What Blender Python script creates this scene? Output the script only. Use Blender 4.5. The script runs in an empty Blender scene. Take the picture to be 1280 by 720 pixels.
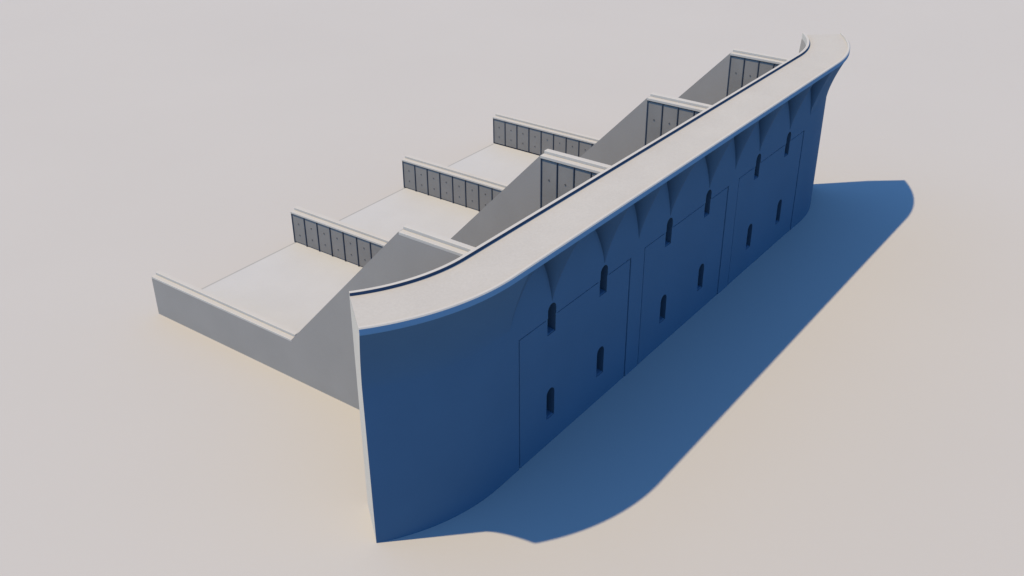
import bpy, bmesh, math
from mathutils import Matrix, Vector
scene=bpy.context.scene; C=bpy.context.collection
# ---------------------------------------------------------------- dimensions
TH=.276; D=23.629; HL=2.309; HT=10.263; YA=12.87; YB=5.371; W=.606; AF=2.966
ZB1,ZT1,ZB2,ZT2=1.41,2.95,5.747,7.224
ZS=.24; H=10.514; FL=.957; WB=2.568; XE=-6.330; YE=1.910; Q=.6713
R=YE/(1-math.cos(Q)); XS=XE+R*math.sin(Q); L3=30.
BK=WB-FL; BAT=.8; ZC=7.3; ZAP=9.75; SEAM=6.6; DECK=H-.32; LIP=.05
# ---------------------------------------------------------------- materials
def mat(name,col,rough=.9,var=.04,scale=1.5,bump=0.,bscale=30.,fine=0.):
    m=bpy.data.materials.new(name); m.use_nodes=True; n=m.node_tree.nodes; l=m.node_tree.links
    b=n['Principled BSDF']; b.inputs['Roughness'].default_value=rough
    b.inputs['Specular IOR Level'].default_value=.1
    tc=n.new('ShaderNodeTexCoord')
    nz=n.new('ShaderNodeTexNoise'); nz.inputs['Scale'].default_value=scale; nz.inputs['Detail'].default_value=6
    l.new(tc.outputs['Object'],nz.inputs['Vector'])
    mr=n.new('ShaderNodeMapRange'); mr.inputs['From Min'].default_value=.3; mr.inputs['From Max'].default_value=.7
    mr.inputs['To Min'].default_value=1-var; mr.inputs['To Max'].default_value=1+var
    l.new(nz.outputs['Fac'],mr.inputs['Value'])
    val=mr.outputs['Result']
    if fine:
        n2=n.new('ShaderNodeTexNoise'); n2.inputs['Scale'].default_value=bscale; n2.inputs['Detail'].default_value=3
        l.new(tc.outputs['Object'],n2.inputs['Vector'])
        m2=n.new('ShaderNodeMapRange'); m2.inputs['From Min'].default_value=.3; m2.inputs['From Max'].default_value=.7
        m2.inputs['To Min'].default_value=1-fine; m2.inputs['To Max'].default_value=1+fine
        l.new(n2.outputs['Fac'],m2.inputs['Value'])
        mm=n.new('ShaderNodeMath'); mm.operation='MULTIPLY'; l.new(val,mm.inputs[0]); l.new(m2.outputs['Result'],mm.inputs[1]); val=mm.outputs[0]
    vm=n.new('ShaderNodeVectorMath'); vm.operation='SCALE'; vm.inputs[0].default_value=col
    l.new(val,vm.inputs['Scale']); l.new(vm.outputs['Vector'],b.inputs['Base Color'])
    if bump:
        nb=n.new('ShaderNodeTexNoise'); nb.inputs['Scale'].default_value=bscale; nb.inputs['Detail'].default_value=4
        l.new(tc.outputs['Object'],nb.inputs['Vector'])
        bp=n.new('ShaderNodeBump'); bp.inputs['Strength'].default_value=bump; bp.inputs['Distance'].default_value=.02
        l.new(nb.outputs['Fac'],bp.inputs['Height']); l.new(bp.outputs['Normal'],b.inputs['Normal'])
    return m
M_ground=mat('pale_ground',(.290,.286,.284),.95,.01,.06)
M_slab=mat('slab_concrete',(.296,.303,.314),.95,.02,.4,.1,14,.015)
M_edge=mat('slab_edge_shade',(.215,.218,.222),.95,.03,.6)  # grey strip: contact shade along the slab's back edge, put into colour
M_deck=mat('deck_concrete',(.284,.279,.270),.95,.025,.5,.15,10,.03)
M_cope=mat('coping_concrete',(.303,.299,.292),.9,.025,.6,.08,16,.012)
M_conc=mat('pale_concrete',(.186,.183,.183),.9,.03,.5,.08,16,.012)
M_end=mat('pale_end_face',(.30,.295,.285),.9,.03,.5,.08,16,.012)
M_face=mat('facade_blue_shade',(.043,.088,.155),.9,.03,.35,.08,12,.012)  # blue shade of the front wall put into its base colour
M_fan=mat('corbel_deep_shade',(.033,.069,.124),.9,.03,.35,.08,12,.012)  # darker copy of the facade, shade under the overhang painted in
M_lip=mat('lip_blue_shade',(.09,.17,.275),.9,.03,.35)  # blue shade painted on the front kerb's outer face
M_panel=mat('panel_concrete',(.145,.145,.147),.9,.06,.9,.1,16,.02)
M_dark=mat('dark_post_gap_shade',(.04,.052,.075),.8,.05,2)
M_bolt=mat('bolt_metal',(.07,.072,.078),.7,.05,2)
M_kerb_shade=mat('kerb_face_shade',(.03,.05,.09),.9,.04,1)  # shade on the back kerb's inner face, painted navy
M_pane=mat('dark_pane_niche_shade',(.03,.056,.095),.6,.05,2)
M_joint=mat('bay_joint',(.058,.118,.205),.9,.05,2)
# ---------------------------------------------------------------- helpers
def link(name,bm,m,parent=None,smooth=None):
    bmesh.ops.recalc_face_normals(bm,faces=bm.faces[:])
    me=bpy.data.meshes.new(name); bm.to_mesh(me); bm.free()
    for k in (m if isinstance(m,list) else [m]): me.materials.append(k)
    if smooth:
        me.polygons.foreach_set('use_smooth',[True]*len(me.polygons)); me.set_sharp_from_angle(angle=math.radians(smooth))
    o=bpy.data.objects.new(name,me); C.objects.link(o)
    if parent: o.parent=parent
    return o
def box(bm,x0,x1,y0,y1,z0,z1,bev=0,mi=0):
    vs=[bm.verts.new((x,y,z)) for x in (x0,x1) for y in (y0,y1) for z in (z0,z1)]
    f=[bm.faces.new([vs[i] for i in q]) for q in ((0,1,3,2),(4,6,7,5),(0,4,5,1),(2,3,7,6),(0,2,6,4),(1,5,7,3))]
    for q in f: q.material_index=mi
    if bev:
        es={e for q in f for e in q.edges}
        bmesh.ops.bevel(bm,geom=list(es),offset=bev,segments=1,affect='EDGES')
def prism_x(bm,pts,x0,x1):
    a=[bm.verts.new((x0,y,z)) for y,z in pts]; b=[bm.verts.new((x1,y,z)) for y,z in pts]
    bm.faces.new(a); bm.faces.new(b[::-1]); n=len(pts)
    for i in range(n): bm.faces.new((a[i],b[i],b[(i+1)%n],a[(i+1)%n]))
def thing(name,label,cat,loc=(0,0,0),group=None):
    o=bpy.data.objects.new(name,None); C.objects.link(o); o.location=loc
    o['label']=label; o['category']=cat
    if group: o['group']=group
    return o
# ---------------------------------------------------------------- setting
bm=bmesh.new(); s=900
vs=[bm.verts.new(p) for p in ((-s,-s,0),(s,-s,0),(s,s,0),(-s,s,0))]; bm.faces.new(vs)
g=link('ground',bm,M_ground); g['kind']='structure'
bm=bmesh.new(); box(bm,TH,L3-TH,BK,D-.15,-.3,ZS); box(bm,TH,L3-TH,D-.149,D-.004,-.3,ZS-.02,0,1)
f=link('floor',bm,[M_slab,M_edge]); f['kind']='structure'
# ---------------------------------------------------------------- curved wall
tips=[0.]
for b in range(3): tips+= [10*b+AF,10*b+10-AF,10*b+10.]
cols=[]   # (x,y,nx,ny,arch position u or None)
NA=30
for i in range(NA):
    a=Q*(1-i/NA); cols.append((XS-R*math.sin(a),R-R*math.cos(a),-math.sin(a),-math.cos(a),None))
cols.append((XS,0,0,-1,None))
NS=34
for k in range(len(tips)-1):
    a,b=tips[k],tips[k+1]
    for i in range(NS):
        t=2*i/NS-1; u=.5*math.copysign(abs(t)**.7,t)+.5*t
        cols.append(((a+b)/2+u*(b-a)/2,0,0,-1,u))
cols.append((L3,0,0,-1,None))
for i in range(NA+1):
    a=Q*i/NA; cols.append((L3-XS+R*math.sin(a),R-R*math.cos(a),math.sin(a),-math.cos(a),None))
def cove(z,e):
    t=max(0,min(1,(z-ZC)/(DECK-ZC))); return (FL-LIP)*t**e
TM=(DECK-ZC)/(ZAP-ZC)
def rad(t):          # half width of a fan, as a share of the half span, at height share t
    if t>=1: return .66+.36*(t-1)/(TM-1)
    return .66*(.62*t**1.2+.38*(1-math.sqrt(max(0,1-t*t))))
def inv(d):
    a,b=0.,TM
    for _ in range(40):
        m=(a+b)/2
        if rad(m)<d: a=m
        else: b=m
    return (a+b)/2
def section(u):
    d=None if u is None else 1-abs(u)
    A=ZC if d is None else ZC+(ZAP-ZC)*(inv(d) if d>1e-9 else 0)
    p=[(0,z) for z in (-.3,A*.5,A)]
    n=18
    for i in range(n+1):
        z=A+(DECK-A)*(i/n)**1.5
        o=cove(z,1.55 if d is None else 1.3)
        if d is not None and d>1e-6:
            o*=math.sqrt(max(0,1-(d/max(rad((z-ZC)/(ZAP-ZC)),1e-6))**2))
        p.append((o,z))
    p+=[(-BK,DECK),(-BK-BAT,-.3)]
    return p
def sweep(bm,secfn,front=(),fan=(),cap=0):
    rings=[]
    for (x,y,nx,ny,A) in cols:
        rings.append([bm.verts.new((x+nx*o,y+ny*o,z)) for o,z in secfn(A)])
    n=len(rings[0])
    for k,(r0,r1) in enumerate(zip(rings,rings[1:])):
        for i in range(n):
            f=bm.faces.new((r0[i],r0[(i+1)%n],r1[(i+1)%n],r1[i]))
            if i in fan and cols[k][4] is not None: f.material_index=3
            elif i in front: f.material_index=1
    bm.faces.new(rings[0]).material_index=cap; bm.faces.new(rings[-1][::-1]).material_index=cap
    bmesh.ops.remove_doubles(bm,verts=bm.verts[:],dist=1e-5)
wall=thing('rampart','long tall rampart, blue shade in its front colour, with curved ends, arched windows and a walkway along its flared top','rampart')
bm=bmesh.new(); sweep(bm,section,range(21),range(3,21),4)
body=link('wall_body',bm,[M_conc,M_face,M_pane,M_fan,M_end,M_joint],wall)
WW=.30
def niche(bm,xc,zb,zt,y0,y1,w=WW):
    pts=[(xc-w,zb),(xc+w,zb)]
    zs=zt-w
    for i in range(13):
        a=math.pi*i/12; pts.append((xc+w*math.cos(a),zs+w*math.sin(a)))
    a=[bm.verts.new((x,y0,z)) for x,z in pts]; b=[bm.verts.new((x,y1,z)) for x,z in pts]
    bm.faces.new(a); bm.faces.new(b[::-1]); n=len(pts)
    for i in range(n): bm.faces.new((a[i],b[i],b[(i+1)%n],a[(i+1)%n]))
win=[(10*b+xx,z0,z1) for b in range(3) for xx in (AF,10-AF) for z0,z1 in ((ZB1,ZT1),(ZB2,ZT2))]
def cut(build):
    bm=bmesh.new(); build(bm); c=link('cutter',bm,M_face)
    md=body.modifiers.new('b','BOOLEAN'); md.object=c; md.operation='DIFFERENCE'; md.solver='EXACT'
    dg=bpy.context.evaluated_depsgraph_get(); dg.update()
    me=bpy.data.meshes.new_from_object(body.evaluated_get(dg)); body.modifiers.clear(); old=body.data; body.data=me
    bpy.data.meshes.remove(old); m=c.data; bpy.data.objects.remove(c); bpy.data.meshes.remove(m)
BAY=.022; GL=.10; GR=.07; GT=.06; GD=.065
def bays(bm):      # shallow recessed bay with a narrow joint along its left and right edge
    for b in range(3):
        x0,x1=10*b+W,10*b+10-W
        prof=[(x0,-.5),(x1,-.5),(x1,GD),(x1-GR,GD),(x1-GR,BAY),(x0+GL,BAY),(x0+GL,GD),(x0,GD)]
        a=[bm.verts.new((x,y,-.6)) for x,y in prof]; c=[bm.verts.new((x,y,SEAM)) for x,y in prof]
        bm.faces.new(a); bm.faces.new(c[::-1])
        for i in range(8): bm.faces.new((a[i],c[i],c[(i+1)%8],a[(i+1)%8]))
def seams(bm):     # top joint of each bay, stopped short of the windows
    g=WW+.12
    for b in range(3):
        e=[10*b+W+.001,10*b+AF-g,10*b+AF+g,10*b+10-AF-g,10*b+10-AF+g,10*b+10-W-.001]
        for k in (0,2,4): box(bm,e[k],e[k+1],-.5,GD-.003,SEAM-GT,SEAM+.002)
cut(bays); cut(seams)
cut(lambda bm:[niche(bm,x,a,b,-.9,.7) for x,a,b in win])
me=body.data; me.name='wall_body'
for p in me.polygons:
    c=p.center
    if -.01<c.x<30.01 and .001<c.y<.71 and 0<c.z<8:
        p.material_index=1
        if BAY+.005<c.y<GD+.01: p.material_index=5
    if any(abs(c.x-x)<WW+.02 and a-.02<c.z<b+.02 for x,a,b in win) and .17<c.y<.72: p.material_index=2  # niche sides painted as dark as the pane, for the shade inside
me.polygons.foreach_set('use_smooth',[True]*len(me.polygons)); me.set_sharp_from_angle(angle=math.radians(28))
for x,a,b in win:
    bm=bmesh.new(); niche(bm,x,a+.01,b-.01,.60,.66,WW-.005)
    w=link('window',bm,M_pane,wall)
    bm=bmesh.new(); prism_x(bm,[(BAY+.03,a+.003),(.59,a+.003),(.59,a+.12),(BAY+.06,a+.03)],x-WW+.01,x+WW-.01)
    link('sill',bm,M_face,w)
bm=bmesh.new(); sweep(bm,lambda A:[(FL-.15,DECK),(FL-.15,H-.08),(-BK+.15,H-.08),(-BK+.15,DECK)])
link('walkway_deck',bm,M_deck,wall,30)
bm=bmesh.new(); sweep(bm,lambda A:[(FL-.15,DECK),(FL-LIP,DECK),(FL-LIP,H-.28),(FL,H-.26),(FL,H-.04),(FL-.04,H),(FL-.15,H)],(1,2,3))
link('front_kerb',bm,[M_cope,M_lip],wall,20)
bm=bmesh.new(); sweep(bm,lambda A:[(-BK,DECK),(-BK,H+.05),(-BK+.15,H+.05),(-BK+.15,DECK)],(2,))
link('back_kerb',bm,[M_cope,M_kerb_shade],wall,30)
# ---------------------------------------------------------------- buttress walls
def coping(name,y0,y1,zt,p,ov,th=.12):
    bm=bmesh.new(); box(bm,-TH-ov,TH+ov,y0,y1,zt-th,zt,.012)
    c=link(name,bm,M_cope,p)
    bm=bmesh.new(); box(bm,.0,TH+ov-.02,y0+.01,y1-.01,zt-.01,zt+.15,.02)
    link('raised_rib',bm,M_cope,c)
def panel(p,y0,y1,z0,z1,bz):
    bm=bmesh.new(); box(bm,-TH+.03,-TH+.14,y0,y1,z0,z1,.015)
    o=link('cladding_panel',bm,M_panel,p)
    for z in bz:
        bm=bmesh.new(); yc=(y0+y1)/2
        bmesh.ops.create_cone(bm,cap_ends=True,segments=10,radius1=.042,radius2=.035,depth=.04,matrix=Matrix.Translation((-TH+.025,yc,z))@Matrix.Rotation(math.pi/2,4,'Y'))
        link('bolt',bm,M_bolt,o)
def run(p,y0,y1,z1,n,bz):
    pw=(y1-y0)/n
    for i in range(n): panel(p,y0+i*pw+.032,y0+(i+1)*pw-.032,ZS+.06,z1-.05,bz)
    for i in range(n+1):
        yc=y0+i*pw+(.03 if i==0 else -.03 if i==n else 0)
        bm=bmesh.new(); box(bm,-TH-.015,-TH+.13,yc-.025,yc+.025,ZS+.01,z1,.006); link('post',bm,M_dark,p)
def buttress(x,label,clad):
    p=thing('buttress',label,'buttress',(x,0,0),'stepped buttresses behind the curved rampart')
    bx=-TH+.12 if clad else -TH
    md=M_dark if clad else M_conc  # clad core coloured dark to stand for shade in the panel gaps
    bm=bmesh.new(); box(bm,bx,TH,YA,D-(.002 if clad else 0),-.3,HL-.12); link('low_wall',bm,md,p)
    bm=bmesh.new(); prism_x(bm,[(YB,-.3),(YA,-.3),(YA,HL),(YB,HT)],-TH,TH); link('sloped_wall',bm,M_conc,p)
    bm=bmesh.new(); box(bm,bx,TH,BK,YB,-.3,HT-.14); link('tall_wall',bm,md,p)
    ov=.04 if clad else .002
    coping('low_coping',YA,D,HL,p,ov); coping('top_coping',BK+.002,YB,HT,p,ov,.14)
    if clad:
        run(p,YA,D,HL-.13,10,(.85,1.6))
        run(p,BK,YB,HT-.15,4,(1.6,3.2,4.8,6.4,7.7,9.1))
    return p
buttress(0,'nearest stepped buttress, plain grey without panels, at the near end of the curved rampart',False)
buttress(10,'panelled stepped buttress next after the plain grey one, second from the near end',True)
buttress(20,'panelled stepped buttress between two other panelled ones, third from the near end',True)
buttress(30,'panelled stepped buttress at the far end, farthest from the plain grey one',True)
# ---------------------------------------------------------------- light
sd=Vector((-4.34,4.39,10.51)).normalized()     # towards the sun
sun=bpy.data.objects.new('sun',bpy.data.lights.new('sun','SUN')); C.objects.link(sun)
sun.rotation_euler=sd.to_track_quat('Z','Y').to_euler(); sun.location=(-40,40,97)
sun.data.energy=6.95; sun.data.angle=math.radians(.8); sun.data.color=(1,.79,.462)
w=bpy.data.worlds.new('World'); scene.world=w; w.use_nodes=True
n=w.node_tree.nodes; l=w.node_tree.links; bg=n['Background']
sky=n.new('ShaderNodeTexSky'); sky.sky_type='NISHITA'; sky.sun_disc=False
sky.sun_elevation=math.asin(sd.z); sky.sun_rotation=math.atan2(sd.x,sd.y); sky.ozone_density=8; sky.air_density=1; sky.dust_density=0
tint=n.new('ShaderNodeVectorMath'); tint.operation='MULTIPLY'; tint.inputs[1].default_value=(.70,.93,1.0)
l.new(sky.outputs[0],tint.inputs[0]); l.new(tint.outputs[0],bg.inputs[0]); bg.inputs[1].default_value=.30
# ---------------------------------------------------------------- camera
yaw,pit,roll=.6399,.5147,-.0069
cp,sp,cy,sy=math.cos(pit),math.sin(pit),math.cos(yaw),math.sin(yaw)
F=Vector((cp*cy,cp*sy,-sp)); Rr=Vector((sy,-cy,0)); U=Rr.cross(F)
cr,sr=math.cos(roll),math.sin(roll); R2=cr*Rr+sr*U; U2=-sr*Rr+cr*U
cam=bpy.data.objects.new('camera',bpy.data.cameras.new('camera')); C.objects.link(cam)
cam.matrix_world=Matrix(((R2.x,U2.x,-F.x,-27.7624),(R2.y,U2.y,-F.y,-20.8017),(R2.z,U2.z,-F.z,28.9218),(0,0,0,1)))
cam.data.sensor_width=36; cam.data.lens=36*1298.378/1280; cam.data.clip_end=5000
scene.camera=cam
scene.view_settings.view_transform='Standard'; scene.view_settings.look='None'; scene.view_settings.exposure=0
